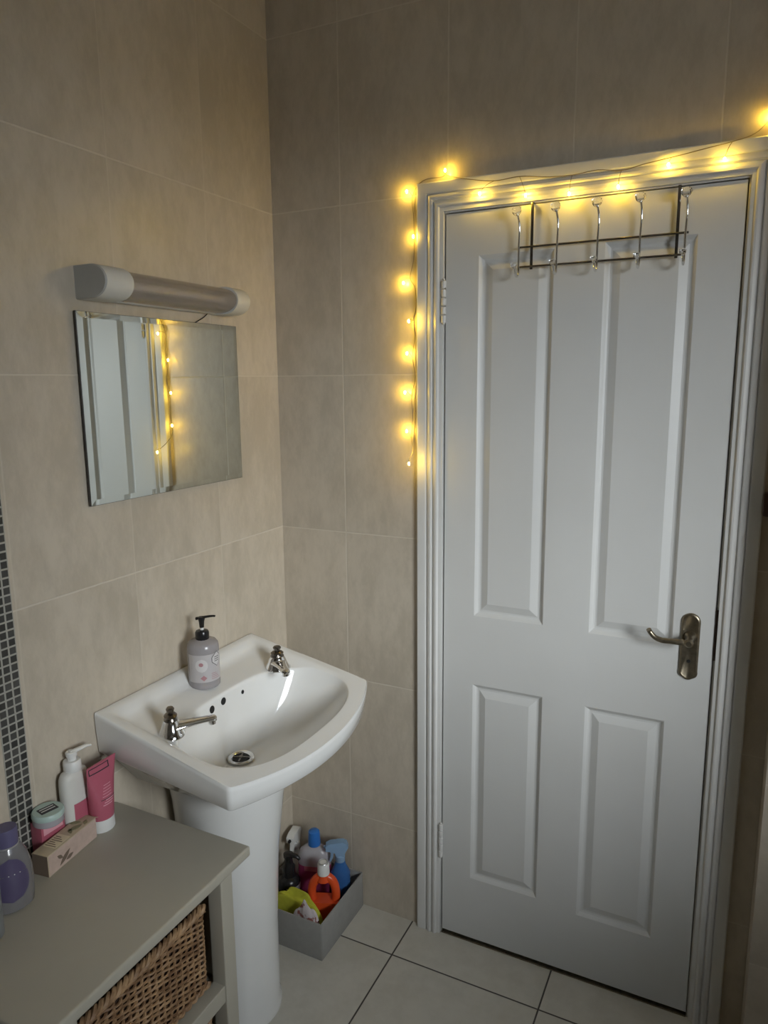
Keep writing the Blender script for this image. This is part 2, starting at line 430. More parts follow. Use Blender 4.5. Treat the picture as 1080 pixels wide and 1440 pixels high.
# ------------------------------------------------------------------ over-door hook rack
rack = thing('over_door_hook_rack', 'chrome wire rack with five clear-knobbed hooks hung over the door top', 'hook rack', (.88, 0, 1.99))
def rk(name, bm, m_, par=None):
    bmesh.ops.translate(bm, verts=bm.verts[:], vec=(-.88, 0, -1.99)); return obj(name, bm, m_, par or rack)
for x in (.730, 1.045):
    bm = BM(); box(bm, (x-.0032, -.0145, 1.843), (x+.0032, -.012, DZ1+.0016), .0005); box(bm, (x-.0032, -.0145, DZ1+.0004), (x+.0025, .036, DZ1+.0018), .0003)
    rk('strap', bm, M_wire)
for z, x0, x1 in ((1.893, .703, 1.068), (1.849, .703, 1.062)):
    bm = BM(); tube(bm, [(x0, -.018, z), ((x0+x1)/2, -.018, z), (x1, -.018, z)], .0025, 10); rk('rail', bm, M_wire)
for x in (.702, .791, .881, .971, 1.062):
    bm = BM()
    tube(bm, smooth_path([(x-.001, -.040, 1.966), (x+.001, -.0285, 1.950), (x+.0015, -.0235, 1.930), (x, -.0225, 1.89), (x, -.0225, 1.846), (x, -.0255, 1.832), (x, -.0345, 1.826), (x, -.0485, 1.831), (x, -.060, 1.846)], 6), .0026, 10)
    hk = rk('hook', bm, M_chrome)
    for (c, d, r) in (((x-.001, -.040, 1.966), Vector((0, -.55, .8)), .0115), ((x, -.060, 1.846), Vector((0, -.45, .9)), .0075)):
        bm = BM(); t = BM()
        lathe(t, [(.0, -.6*r), (.45*r, -.5*r), (.8*r, -.1*r), (r, .4*r), (.95*r, .8*r), (.6*r, 1.1*r), (0, 1.2*r)], (0, 0, 0), 10)
        merge(bm, t, Matrix.Translation(c) @ Vector((0, 0, 1)).rotation_difference(d).to_matrix().to_4x4())
        bmesh.ops.translate(bm, verts=bm.verts[:], vec=(-.88, 0, -1.99))
        obj('knob', bm, M_clear, hk, angle=20)['label'] = 'clear plastic knob'

# ------------------------------------------------------------------ fairy lights
string = thing('fairy_light_string', 'warm white fairy lights on thin wire strung around the door frame', 'fairy lights', (.44, 0, 2.06))
def st(name, bm, m_): bmesh.ops.translate(bm, verts=bm.verts[:], vec=(-.44, 0, -2.06)); return obj(name, bm, m_, string)
leds = [(.437, -.060, 1.380), (.411, -.017, 1.460), (.407, -.018, 1.560), (.412, -.016, 1.659), (.427, -.037, 1.737), (.402, -.014, 1.834), (.4305, -.016, 1.943),
        (.413, -.017, 2.050), (.515, -.018, 2.086), (.607, -.029, 2.020), (.717, -.029, 2.004), (.816, -.029, 1.996), (.921, -.029, 1.998), (1.021, -.029, 2.030), (1.128, -.029, 2.026), (1.205, -.010, 2.100)]
wire = [(.434, -.050, 1.390), (.430, -.020, 1.41), (.420, -.006, 1.44), (.424, -.007, 1.50), (.421, -.006, 1.55), (.431, -.006, 1.60), (.423, -.006, 1.65), (.430, -.006, 1.70), (.425, -.006, 1.74),
        (.433, -.006, 1.77), (.431, -.006, 1.82), (.418, -.008, 1.845), (.428, -.008, 1.89), (.431, -.012, 1.935), (.427, -.006, 1.99), (.424, -.006, 2.04), (.455, -.012, 2.071), (.505, -.012, 2.0735),
        (.512, -.008, 2.083), (.522, -.012, 2.074), (.575, -.020, 2.058), (.640, -.022, 2.046), (.700, -.023, 2.048), (.76, -.021, 2.040), (.820, -.023, 2.036), (.875, -.021, 2.040), (.925, -.023, 2.032),
        (.975, -.021, 2.040), (1.03, -.021, 2.046), (1.09, -.020, 2.054), (1.14, -.021, 2.060), (1.18, -.012, 2.072), (1.205, -.006, 2.096)]
bm = BM(); tube(bm, smooth_path(wire, 5), .0009, 6); st('wire', bm, M_copper)
for i, (x, y, z) in enumerate(leds):
    bm = BM()
    j = min(range(len(wire)), key=lambda k: (Vector(wire[k])-Vector((x, y, z))).length)
    t = BM(); lathe(t, [(0, -.0042), (.0016, -.0036), (.0024, -.0014), (.0024, .0012), (.0015, .0032), (0, .004)], (0, 0, 0), 10)
    merge(bm, t, Matrix.Translation((x, y, z)))
    st('bulb', bm, M_led)
    bm = BM(); wv = Vector(wire[j]); tube(bm, smooth_path([wv, (wv+Vector((x, y, z+.004)))/2+Vector((0, -.002, .003)), (x, y, z+.004)], 4), .0007, 5); st('bulb_lead', bm, M_copper)

# ------------------------------------------------------------------ mirror
mir = thing('wall_mirror', 'rectangular frameless wall mirror on beige tiles, reflecting the door and fairy lights', 'mirror', (0, -.4475, 1.34))
def rect_ring(x, i): return [Vector((x, -.700+.4475+i, 0+i)), Vector((x, -.195+.4475-i, 0+i)), Vector((x, -.195+.4475-i, .391-i)), Vector((x, -.700+.4475+i, .391-i))]
bm = BM(); loft(bm, [rect_ring(.0045, 0), rect_ring(.0100, 0), rect_ring(.0104, .0006)], True); obj('backing', bm, M_mirror_edge, mir, smooth=False)
bm = BM(); v = loft(bm, [rect_ring(.0106, .0008), rect_ring(.01135, .0125)], False); bm.faces.new(v[-1]); obj('glass', bm, M_mirror, mir, smooth=False)

# ------------------------------------------------------------------ strip light above the mirror
lamp = thing('strip_light', 'white wall strip light with clear ribbed cover above the mirror', 'wall light', (0, -.41, 1.786))
def dprof(depth, hh, n=14, x0=0.):
    pts = [(x0, -hh), (depth*.5, -hh)]
    for i in range(1, n):
        a = -pi/2+pi*i/n; pts.append((depth*.5+depth*.5*cos(a), hh*sin(a)))
    pts += [(depth*.5, hh), (x0, hh)]; return pts
def dring(y, depth, hh, s=1.): return [Vector((p[0]*s, y, p[1]*s)) for p in dprof(depth, hh)]
YL, YRr = -.685+.41, -.228+.41
bm = BM(); box(bm, (0, YL+.003, -.0315), (.020, YRr-.003, .0315), .003); obj('base', bm, M_offwhite, lamp)
for ya, yb, endy in ((YL, YL+.070, 1), (YRr-.052, YRr, -1)):
    bm = BM()
    if endy == 1: loft(bm, [dring(ya+.001, .085, .0325), dring(yb, .085, .0325)])
    else: loft(bm, [dring(ya, .085, .0325), dring(yb-.003, .085, .0325), dring(yb, .083, .0310)])
    ec = obj('end_cap', bm, M_offwhite, lamp)
    if endy == 1:
        bm = BM(); loft(bm, [dring(ya-.0025, .083, .0312), dring(ya+.0008, .085, .0325)]); obj('end_plate', bm, M_grey, ec)['label'] = 'grey end plate'
bm = BM()
def half(y, r1):
    return [Vector((.030+r1*.052*max(0, cos(a)), y, .0300*r1*sin(a))) for a in [-pi/2+pi*i/20 for i in range(21)]]
ro = [half(y_, 1.) for y_ in (YL+.069, YRr-.051)]; ri = [half(y_, .95) for y_ in (YL+.069, YRr-.051)]
loft(bm, [ro[0]+ri[0][::-1], ro[1]+ri[1][::-1]], True)
obj('cover', bm, M_diffuser, lamp)['label'] = 'clear ribbed cover'
bm = BM(); t = BM(); lathe(t, [(0, 0), (.008, 0), (.0085, .002), (.0085, .34), (.008, .342), (0, .342)], (0, 0, 0), 16)
merge(bm, t, Matrix.Translation((.040, YL+.080, .002)) @ Matrix.Rotation(RAD(-90), 4, 'X')); obj('tube_lamp', bm, M_whitep, lamp)
bm = BM(); box(bm, (.030, YL+.082, -.008), (.050, YL+.092, .013), .002); obj('lamp_holder', bm, M_brownwood, lamp)
bm = BM(); tube(bm, smooth_path([(.012, -.305+.41, -.030), (.014, -.325+.41, -.042), (.012, -.345+.41, -.052), (.003, -.36+.41, -.064)], 5), .0012, 6); obj('cable', bm, M_blackp, lamp)

# ------------------------------------------------------------------ wash basin with pedestal
sink = thing('wash_basin', 'white ceramic wash basin on a round pedestal against the left wall', 'sink', (0, -.454, 0))
CY = -.454
def zrim(x): return .899-.215*x
def outline():
    pts = []; R = .010
    def seg(a, b, n):
        for i in range(n): pts.append((a[0]+(b[0]-a[0])*i/n, a[1]+(b[1]-a[1])*i/n))
    seg((.0035, .277), (.0035, -.277), 26)
    seg((.001, -.277), (.352, -.286), 26)
    # rounded front-left corner then bowed front
    c = (.345, -.262)
    front = []
    for i in range(61):
        yy = -.288+.576*i/60
        front.append((.364+.066*(1-abs(yy/.288)**2.1), yy))
    corner = [(.356, -.2865), (.3605, -.286), (.364, -.284), (.367, -.281)]
    pts += corner; pts += [f for f in front if abs(f[1]) < .277]
    pts += [(a, -b) for a, b in corner[::-1]]
    seg((.352, .286), (.001, .277), 26)
    return pts
OUT = outline(); NO = len(OUT)
BC = (.258, 0.)
def inner_pt(ang):
    ca, sa = cos(ang), sin(ang); n = 2.7
    ax = .131 if ca > 0 else .133; ay = .247
    r = (abs(ca/ax)**n+abs(sa/ay)**n)**(-1/n); return (BC[0]+r*ca, BC[1]+r*sa)
ANG = [math.atan2(p[1]-BC[1], p[0]-BC[0]) for p in OUT]
INN = [inner_pt(a) for a in ANG]
def dip(x, y):
    back = sstep(.022, .048, x)*(1-sstep(.24, .34, abs(x)))
    side = 1-sstep(.225, .262, abs(y))
    return .017*back*side
def zt(x, y): return zrim(x)-dip(x, y)
ZD, XD = .692, .168
def bowl(pt, s_):
    dx, dy = pt[0]-XD, pt[1]; L = math.hypot(dx, dy); rc = .0345
    cx_, cy_ = XD+dx/L*rc, dy/L*rc; k = max(0., (s_-.12)/.88)
    zr = zt(*pt)-.006; p = 1.15+1.5*sstep(.03, .17, L)
    if s_ < .12: return Vector((XD+dx/L*rc*s_/.12, dy/L*rc*s_/.12, ZD))
    return Vector((cx_+(pt[0]-cx_)*k, cy_+(pt[1]-cy_)*k, ZD+(zr-ZD)*k**p))
def aph(x): return max(.044, .092-.115*x)
rings = []
pc = (.14, 0)
def off(p, s_, z): 
    x = pc[0]+(p[0]-pc[0])*s_
    if p[0] < .03: x = max(.0035, p[0])
    return Vector((x, pc[1]+(p[1]-pc[1])*s_, z))
rings.append([off(p, .33, .640) for p in OUT])
rings.append([off(p, .40, .665) for p in OUT])
rings.append([off(p, .62, .690) for p in OUT])
rings.append([off(p, .84, .5*(zrim(p[0])-aph(p[0]))+.5*.735) for p in OUT])
rings.append([off(p, .955, zrim(p[0])-aph(p[0])-.008) for p in OUT])
rings.append([off(p, .985, zrim(p[0])-aph(p[0])) for p in OUT])
rings.append([off(p, .995, zrim(p[0])-aph(p[0])*.5) for p in OUT])
rings.append([off(p, 1., zrim(p[0])-.010) for p in OUT])
rings.append([off(p, .999, zrim(p[0])-.004) for p in OUT])
rings.append([off(p, .993, zrim(p[0])-.0008) for p in OUT])
for k in (.04, .1, .18, .27, .37, .48, .6, .72, .83, .91, .96, 1.):
    r = []
    for po, pi_ in zip(OUT, INN):
        x = po[0]+(pi_[0]-po[0])*k; y = po[1]+(pi_[1]-po[1])*k
        if po[0] < .03 and k < .05: x = max(x, .004)
        r.append(Vector((x, y, zt(x, y)-(.0015 if k == 1. else 0))))
    rings.append(r)
for s_ in (.985, .965, .93, .88, .8, .7, .58, .45, .34, .26, .20, .16, .13, .12, .05):
    rings.append([bowl(p, s_) for p in INN])
bm = BM(); loft(bm, rings, True); 
basin = obj('basin', bm, M_ceramic, sink, angle=70)
# pedestal
bm = BM(); rr = []
for z, a, cxx in ((0, .107, .130), (.012, .107, .130), (.022, .102, .130), (.25, .104, .131), (.45, .112, .133), (.60, .126, .138), (.68, .138, .142)):
    ring = []
    for i in range(40):
        t_ = 2*pi*i/40; x = cxx+a*cos(t_); y = a*sin(t_)
        if cos(t_) < 0: x = max(.002, cxx+(a*1.3)*cos(t_)); 
        ring.append(Vector((x, y, z)))
    rr.append(ring)
loft(bm, rr); obj('pedestal', bm, M_ceramic, sink, angle=60)
# waste and overflow
bm = BM(); lathe(bm, [(.0, .004), (.0325, .004), (.0325, .0065), (.030, .0085), (.0235, .0075), (.0205, .0045), (.0, .0045)], (XD, 0, ZD-.001), 32)
dr = obj('plug_ring', bm, M_chrome, sink)
bm = BM(); lathe(bm, [(0, 0), (.0200, 0), (.0200, .0015), (0, .0015)], (XD, 0, ZD+.0042), 24)
obj('plug_hole', bm, M_hole, dr)
bm = BM()
for k in range(2):
    a = k*pi/2+.4
    box(bm, (-.020, -.002, 0), (.020, .002, .0016), 0, mat=Matrix.Translation((XD, 0, ZD+.0052)) @ Matrix.Rotation(a, 4, 'Z'))
lathe(bm, [(0, 0), (.006, 0), (.005, .003), (0, .003)], (XD, 0, ZD+.0052), 16)
obj('plug_grate', bm, M_darkchrome, dr)
def bowl_at(ang, s_):
    p = bowl(inner_pt(ang), s_); q = bowl(inner_pt(ang), s_-.02); r_ = bowl(inner_pt(ang+.03), s_)
    nn = (q-p).cross(r_-p).normalized()
    if nn.x < 0: nn = -nn
    return p, nn
for yy, rad_, hol in ((-.043, .0098, M_hole), (-.004, .0098, M_hole), (.060, .0055, M_hole)):
    ang = math.atan2(yy*1.05, -.119)
    if ang < 0: ang += 2*pi
    p, nn = bowl_at(ang, .935)
    Mx = Matrix.Translation(p) @ Vector((0, 0, 1)).rotation_difference(nn).to_matrix().to_4x4()
    bm = BM(); t = BM(); lathe(t, [(rad_, -.002), (rad_*1.18, .0004), (rad_*1.12, .0012), (rad_*.92, .0012), (rad_*.86, -.002)], (0, 0, 0), 24)
    # ring only
    merge(bm, t, Mx); ov = obj('overflow_hole', bm, M_ceramic, sink)
    bm = BM(); t = BM(); lathe(t, [(0, 0), (rad_*.93, 0), (rad_*.93, .0016), (0, .0016)], (0, 0, 0), 20); merge(bm, t, Mx); obj('overflow_inside', bm, M_hole, ov)

def make_tap(x, y, ang):
    T = Matrix.Translation((x, y, zt(x, y)-.001)) @ Matrix.Rotation(ang, 4, 'Z') @ Matrix.Diagonal((1.08, 1.3, .80, 1))
    bm = BM(); t = BM()
    lathe(t, [(.0, 0), (.0265, 0), (.0265, .004), (.0235, .010), (.019, .024), (.016, .036), (.0135, .042), (0, .042)], (0, 0, 0), 28)
    # spout: flat tapering arm
    rgs = []
    for (px, pz, wy, hz) in ((.004, .022, .0175, .014), (.022, .0245, .0135, .0105), (.045, .028, .0105, .008), (.066, .0305, .0092, .0068), (.078, .0312, .0094, .0070), (.085, .0305, .0088, .0075), (.0885, .029, .005, .005)):
        rgs.append([Vector((px, wy*cos(2*pi*i/16), pz+hz*sin(2*pi*i/16))) for i in range(16)])
    loft(t, rgs)
    lathe(t, [(.0, 0), (.0075, 0), (.0068, .011), (0, .011)], (.079, 0, .0165), 16)
    merge(bm, t, T); body = obj('tap', bm, M_chrome, sink)
    bm = BM(); t = BM()
    lathe(t, [(0, 0), (.0125, 0), (.0135, .003), (.0120, .009), (.0130, .013), (.0095, .018), (.0045, .020), (.0045, .023), (.0075, .026), (.0082, .031), (.006, .0355), (0, .037)], (0, 0, .0415), 18, n=2.3)
    merge(bm, t, T); obj('tap_head', bm, M_darkchrome, body)
make_tap(.150, -.206, RAD(43)); make_tap(.148, .193, RAD(-42))

# ------------------------------------------------------------------ soap dispenser on the basin
SX, SY = .067, -.452
SZ = zt(SX, SY-CY)
soap = thing('soap_dispenser', 'lavender hand-soap pump bottle with black pump on the basin ledge', 'soap dispenser', (SX, SY, SZ-.003), RAD(-35))
bm = BM(); lathe(bm, [(0, .0), (.034, 0), (.0375, .004), (.0378, .01), (.0378, .098), (.0365, .107), (.032, .113), (.016, .117), (.012, .120), (0, .120)], (0, 0, 0), 40); obj('bottle', bm, M_soap, soap)
def wrap(z0, z1, a0, a1, r, n=14, shape=None):
    """label patch curved round a bottle of radius r"""
    bm = BM(); rings = []
    for k in range(n+1):
        v_ = k/n; z = z0+(z1-z0)*v_
        hw = 1. if shape is None else shape(v_)
        am = (a0+a1)/2; ha = (a1-a0)/2*hw
        rings.append([Vector((r*cos(am-ha+2*ha*i/n), r*sin(am-ha+2*ha*i/n), z)) for i in range(n+1)])
    loft(bm, rings, False, cyclic=False); return bm
lb = obj('label', wrap(.020, .088, RAD(-75), RAD(65), .0382), M_label, soap)
diamond = lambda v: max(.02, 1-abs(2*v-1))
oval = lambda v: math.sqrt(max(.001, 1-(2*v-1)**2))
obj('label_badge', wrap(.055, .092, RAD(15), RAD(60), .0385, 14, lambda v: min(1, 1.5*diamond(v))), M_ink, lb)
obj('label_badge', wrap(.0565, .0905, RAD(17), RAD(58), .0387, 14, lambda v: min(1, 1.5*diamond(v))), M_label_w, lb)
for k in range(3): obj('print_line', wrap(.068+k*.005, .0695+k*.005, RAD(26), RAD(49), .0389, 3), M_ink, lb)
obj('label_picture', wrap(.046, .078, RAD(-45), RAD(0), .0384, 14, oval), M_label_w, lb)
obj('label_picture', wrap(.060, .070, RAD(-32), RAD(-16), .0387, 8, oval), M_rose, lb)
obj('label_stamp', wrap(.024, .038, RAD(-28), RAD(-4), .0387, 12, diamond), M_rose, lb)
for k in range(4): obj('print_line', wrap(.026+k*.0045, .0272+k*.0045, RAD(12), RAD(50-6*k), .0386, 3), M_rose, lb)
bm = BM(); lathe(bm, [(0, .117), (.0155, .117), (.0165, .120), (.0165, .134), (.0145, .138), (.008, .140), (0, .140)], (0, 0, 0), 14)
col_ = obj('pump_collar', bm, M_blackp, soap)
bm = BM(); lathe(bm, [(0, .139), (.0045, .139), (.0042, .150), (0, .150)], (0, 0, 0), 12); obj('pump_stem', bm, M_whitep, soap)
bm = BM(); lathe(bm, [(0, .146), (.0055, .146), (.0065, .160), (.0085, .168), (.008, .172), (0, .1735)], (0, 0, 0), 16)
tube(bm, smooth_path([(q*cos(RAD(58)), q*sin(RAD(58)), h_) for q, h_ in ((-.013, .1675), (-.003, .1695), (.012, .1725), (.026, .1745), (.034, .1745))], 5), [.005, .0078, .0070, .0045, .003], 10, flat=.75); obj('pump_head', bm, M_blackp, soap)

# ------------------------------------------------------------------ cabinet with wicker drawers
CT = .670
cab = thing('storage_cabinet', 'cream painted wooden storage unit with open front beside the basin', 'cabinet', (0.18, -.935, 0))
def cb(name, lo, hi, bev=.002, m_=M_white_wood, par=None):
    bm = BM(); box(bm, (lo[0]-.18, lo[1]+.935, lo[2]), (hi[0]-.18, hi[1]+.935, hi[2]), bev, 3); return obj(name, bm, m_, par or cab)
cb('top', (.003, -1.182, CT-.022), (.370, -.690, CT), .005)
for y0, y1 in ((-.767, -.732), (-1.142, -1.107)):
    for x0, x1 in ((.320, .355), (.012, .047)): cb('leg', (x0, y0, 0), (x1, y1, CT-.0225), .003)
for y0, y1 in ((-.747, -.738), (-1.136, -1.127)): cb('side_panel', (.047, y0, .06), (.320, y1, CT-.0225), .001)
cb('rail', (.322, -1.107, .630), (.353, -.767, .6475), .002)
for z in (.366, .10): cb('rail', (.322, -1.107, z), (.353, -.767, z+.037), .003)
for z in (.378, .112): cb('shelf', (.014, -1.127, z), (.321, -.747, z+.012), .001)
cb('back_panel', (.004, -1.107, .06), (.011, -.767, CT-.023), .001)

def make_basket(z0, z1, label):
    Y0, Y1, X0, X1 = -1.100, -.784, .03, .328
    bk = thing('wicker_basket', label, 'basket', (X1-.15, (Y0+Y1)/2, z0), 0, 'wicker basket drawers in the storage unit')
    ox, oy, oz = X1-.15, (Y0+Y1)/2, z0
    H = z1-z0
    def add(name, bm, m_): bmesh.ops.translate(bm, verts=bm.verts[:], vec=(-ox, -oy, -oz)); return obj(name, bm, m_, bk)
    bm = BM(); th = .004
    for lo, hi in (((X1-.012, Y0+.01, z0+.006), (X1-.008, Y1-.01, z1-.016)), ((X0, Y1-.014, z0+.006), (X1-.012, Y1-.010, z1-.016)), ((X0, Y0+.010, z0+.006), (X1-.012, Y0+.014, z1-.016)),
                   ((X0, Y0+.014, z0+.006), (X0+.004, Y1-.014, z1-.016)), ((X0, Y0+.01, z0+.002), (X1-.01, Y1-.01, z0+.006))): box(bm, lo, hi)
    add('basket_lining', bm, M_wicker_in)
    bm = BM(); row = .0056; n = int((H-.020)/row)
    for k in range(n):
        z = z0+.006+k*row
        pts = []; L = Y1-Y0-.01; m_ = 76
        for i in range(m_+1):
            y = Y0+.005+L*i/m_; s_ = (i+ (4 if k % 2 else 0))/8*2*pi
            pts.append((X1-.0045+.0035*sin(s_), y, z+.0012*sin(i*.7+k*1.7)+.0008*sin(i*.23+k*3)))
        tube(bm, pts, .0026, 5)
        pts = []; L = X1-X0-.012; m_ = 48
        for i in range(m_+1):
            s_ = (i+(4 if k % 2 else 0))/8*2*pi
            pts.append((X0+L*i/m_, Y1-.0065+.003*sin(s_), z+.001*sin(i*.9+k)))
        tube(bm, pts, .0026, 4)
    add('weave', bm, M_wicker)
    bm = BM()
    for i in range(20):
        y = Y0+.008+(Y1-Y0-.016)*i/19
        tube(bm, [(X1-.005, y, z0+.002), (X1-.0042, y+.002, z0+H*.5), (X1-.005, y, z1-.010)], .0024, 6)
    add('stakes', bm, M_wicker)
    bm = BM()
    for ph in range(3):
        pts = []; L = Y1-Y0; m_ = 90
        for i in range(m_+1):
            a = i*.55+ph*2*pi/3
            pts.append((X1-.006+.0055*cos(a), Y0+L*i/m_, z1-.011+.0055*sin(a)))
        tube(bm, pts, .0048, 6)
    pts = []
    for i in range(121):
        a = i*.9; pts.append((X1-.0035+.003*cos(a), Y0+(Y1-Y0)*i/120, z0+.008+.004*sin(a)))
    tube(bm, pts, .0045, 6)
    add('bottom_braid', bm, M_wicker); bm = BM()
    for ph in range(3):
        pts = []; L = X1-X0-.01; m_ = 70
        for i in range(m_+1):
            a = i*.55+ph*2*pi/3
            pts.append((X0+L*i/m_, Y1-.0085+.004*cos(a), z1-.011+.0055*sin(a)))
        tube(bm, pts, .0045, 6)
    add('braided_rim', bm, M_wicker); bm = BM()
    return bk
make_basket(.404, .592, 'woven brown wicker basket in the upper opening of the cream unit')
make_basket(.138, .338, 'woven brown wicker basket in the lower opening of the cream unit')

# ------------------------------------------------------------------ toiletries on the cabinet
# pink tube standing on its cap
tb = thing('hand_cream_tube', 'raspberry pink squeeze tube standing on its white cap near the basin', 'tube', (.050, -.773, CT), RAD(0))
bm = BM(); lathe(bm, [(0, 0), (.0255, 0), (.0265, .002), (.0262, .027), (.0255, .0275), (0, .0275)], (0, 0, 0), 32, sx=.92); obj('cap', bm, M_whitep, tb)
rings = []
for z, a, b in ((.031, .0235, .0255), (.034, .0240, .0262), (.08, .0215, .0290), (.12, .0150, .0330), (.155, .0065, .0365), (.168, .0022, .0375), (.180, .0018, .0378)):
    rings.append([Vector((a*cos(2*pi*i/36)+.012*(z/.18)**2, b*sin(2*pi*i/36), z)) for i in range(36)])
for r in rings:
    for p in r: p.z *= .85
bm = BM(); loft(bm, rings); tbody = obj('tube_body', bm, M_pink, tb, angle=60)
def decal(name, poly_rings, m_, par):
    bm = BM(); loft(bm, poly_rings, False, cyclic=False); return obj(name, bm, m_, par)
def tsurf(z, u, lift=.0006):
    zs = [(.031, .0235, .0255), (.034, .0240, .0262), (.08, .0215, .0290), (.12, .0150, .0330), (.155, .0065, .0365), (.168, .0022, .0375), (.180, .0018, .0378)]
    for (z0, a0, b0), (z1, a1, b1) in zip(zs, zs[1:]):
        if z0 <= z <= z1:
            k = (z-z0)/(z1-z0); a = a0+(a1-a0)*k; b = b0+(b1-b0)*k
            return Vector(((a+lift)*cos(u)+.012*(z/.18)**2, (b+lift)*sin(u), z*.85))
def tpatch(name, z0, z1, u0, u1, m_, n=8):
    return decal(name, [[tsurf(z0+(z1-z0)*k/n, u0+(u1-u0)*i/n) for i in range(n+1)] for k in range(n+1)], m_, tbody)
for (z0, z1, u0, u1) in ((.172, .1745, -1.1, .45), (.158, .1605, -1.1, .45), (.158, .1745, -1.1, -1.0), (.158, .1745, .38, .45)): tpatch('print_frame', z0, z1, u0, u1, M_ink)
for k in range(3): tpatch('script_line', .070+.006*k, .0725+.006*k, -.45+.12*k, .35+.1*k, M_pinklight)
for k in range(5): tpatch('print_line', .092+.007*k, .0935+.007*k, -.4+.05*k, .35, M_pinklight)
tpatch('dark_band', .085, .0866, -.55, .75, M_ink)

# white pump bottle against the wall
pb = thing('lotion_pump_bottle', 'white pump bottle standing against the wall behind the pink tube', 'bottle', (.023, -.812, CT), RAD(0)); pb.scale.z = .93
bm = BM(); lathe(bm, [(0, 0), (.028, 0), (.0315, .004), (.032, .012), (.032, .128), (.031, .142), (.027, .152), (.018, .157), (0, .157)], (0, 0, 0), 36, sx=.56, n=2.6); obj('bottle', bm, M_offwhite, pb)
bm = BM(); lathe(bm, [(0, .155), (.0165, .155), (.0175, .158), (.0175, .176), (.015, .179), (0, .179)], (0, 0, 0), 20); obj('pump_collar', bm, M_whitep, pb)
bm = BM(); lathe(bm, [(0, .178), (.0085, .178), (.0085, .186), (.011, .188), (.0115, .196), (.009, .199), (0, .199)], (0, 0, 0), 18)
tube(bm, smooth_path([(0, -.004, .1955), (.003, .014, .1965), (.004, .032, .196), (.005, .044, .192)], 5), [.0075, .0062, .005, .0042], 10, flat=.7); obj('pump_head', bm, M_whitep, pb)
bm = wrap(.030, .085, RAD(-80), RAD(60), .0325, 10)
bmesh.ops.scale(bm, vec=(.60, 1, 1), verts=bm.verts[:]); obj('label', bm, M_pink, pb)

# pink carton against the wall, with a small tub lying on it
cart = thing('pink_carton', 'flat pink carton against the wall, behind the patterned soap box', 'carton', (.0185, -.877, CT), 0)
bm = BM(); box(bm, (-.0155, -.027, 0), (.0155, .027, .073), .0015); ct = obj('carton_body', bm, M_pink, cart, angle=30)
bm = BM()
for lo, hi in (((.0130, -.026, .0728), (.0145, .026, .0736)), ((-.0145, -.026, .0728), (-.013, .026, .0736))): box(bm, lo, hi)
obj('dark_edge_line', bm, M_ink, ct)
bm = BM(); box(bm, (.0153, -.022, .050), (.0159, .022, .066)); obj('printed_patch', bm, M_pinklight, ct)
tub = thing('small_tub', 'small round pale teal tub with black lettering patch lying on the pink carton', 'tub', (.032, -.884, CT+.073), RAD(-12))
bm = BM(); lathe(bm, [(0, 0), (.026, 0), (.0285, .002), (.029, .012), (.0285, .0145), (0, .0145)], (0, 0, 0), 36); obj('tub_body', bm, M_milky, tub)
bm = BM(); lathe(bm, [(0, .0145), (.0295, .0145), (.0302, .017), (.030, .0235), (.028, .026), (0, .0262)], (0, 0, 0), 40); tl = obj('lid', bm, M_teal, tub)
bm = BM(); box(bm, (-.011, -.017, .0262), (.011, .017, .0268)); obj('label', bm, M_ink, tl)
bm = BM()
for k in range(2): box(bm, (-.0065+k*.008, -.014, .0268), (-.004+k*.008, .014, .0271))
obj('lettering', bm, M_whitep, tl)

# patterned soap box
sb = thing('soap_box', 'long patterned cream and rose soap box lying on the cabinet top', 'box', (.0585, -.875, CT), RAD(8))
bm = BM(); box(bm, (-.0185, -.062, 0), (.0185, .070, .044), .001); b_ = obj('carton_body', bm, M_kraft, sb)
bm = BM(); box(bm, (-.0178, -.0626, .001), (.0178, -.0619, .043)); obj('end_panel', bm, M_kraft_end, b_)
bm = BM(); box(bm, (.0183, -.060, .002), (.0190, .069, .042)); obj('side_panel', bm, M_floral, b_)
bm = BM(); box(bm, (-.015, -.038, .0437), (.015, .002, .0446)); obj('text_panel', bm, M_cream, b_)
bm = BM()
for k in range(6): box(bm, (-.0125, -.035+k*.0056, .0444), (.0125-(k % 3)*.006, -.0332+k*.0056, .0449))
obj('print_lines', bm, M_kraft_end, b_)
def leafpoly(cx_, cy_, L, Wd, ang, n=10):
    pts = [(L*(i/n-.5), Wd*sin(pi*i/n)) for i in range(n+1)]+[(L*(.5-i/n), -Wd*sin(pi*i/n)) for i in range(1, n)]
    return [(cx_+p[0]*cos(ang)-p[1]*sin(ang), cy_+p[0]*sin(ang)+p[1]*cos(ang)) for p in pts]
bm = BM()
for (a, b, L, Wd, g) in ((-.020, .016, .034, .005, .6), (-.032, .024, .018, .0035, -.7), (-.008, .010, .02, .004, .2)): prism(bm, leafpoly(a, b, L, Wd, g), 'x', .0188, .0195)
obj('leaf_print', bm, M_kraft_end, b_)
bm = BM()
for (a, b, L, Wd, g) in ((.004, .028, .030, .006, 1.2), (-.008, .042, .024, .005, .5), (.010, .050, .016, .004, 2.), (.002, .016, .02, .004, 2.5)): prism(bm, leafpoly(a, b, L, Wd, g), 'z', .0438, .0447)
obj('leaf_print', bm, M_leafp, b_)
bm = BM(); box(bm, (-.0178, 0, -.0004), (.0178, .010, .0004), mat=Matrix.Translation((0, .0695, .0438)) @ Matrix.Rotation(RAD(-28), 4, 'X')); obj('open_flap', bm, M_kraft, b_)

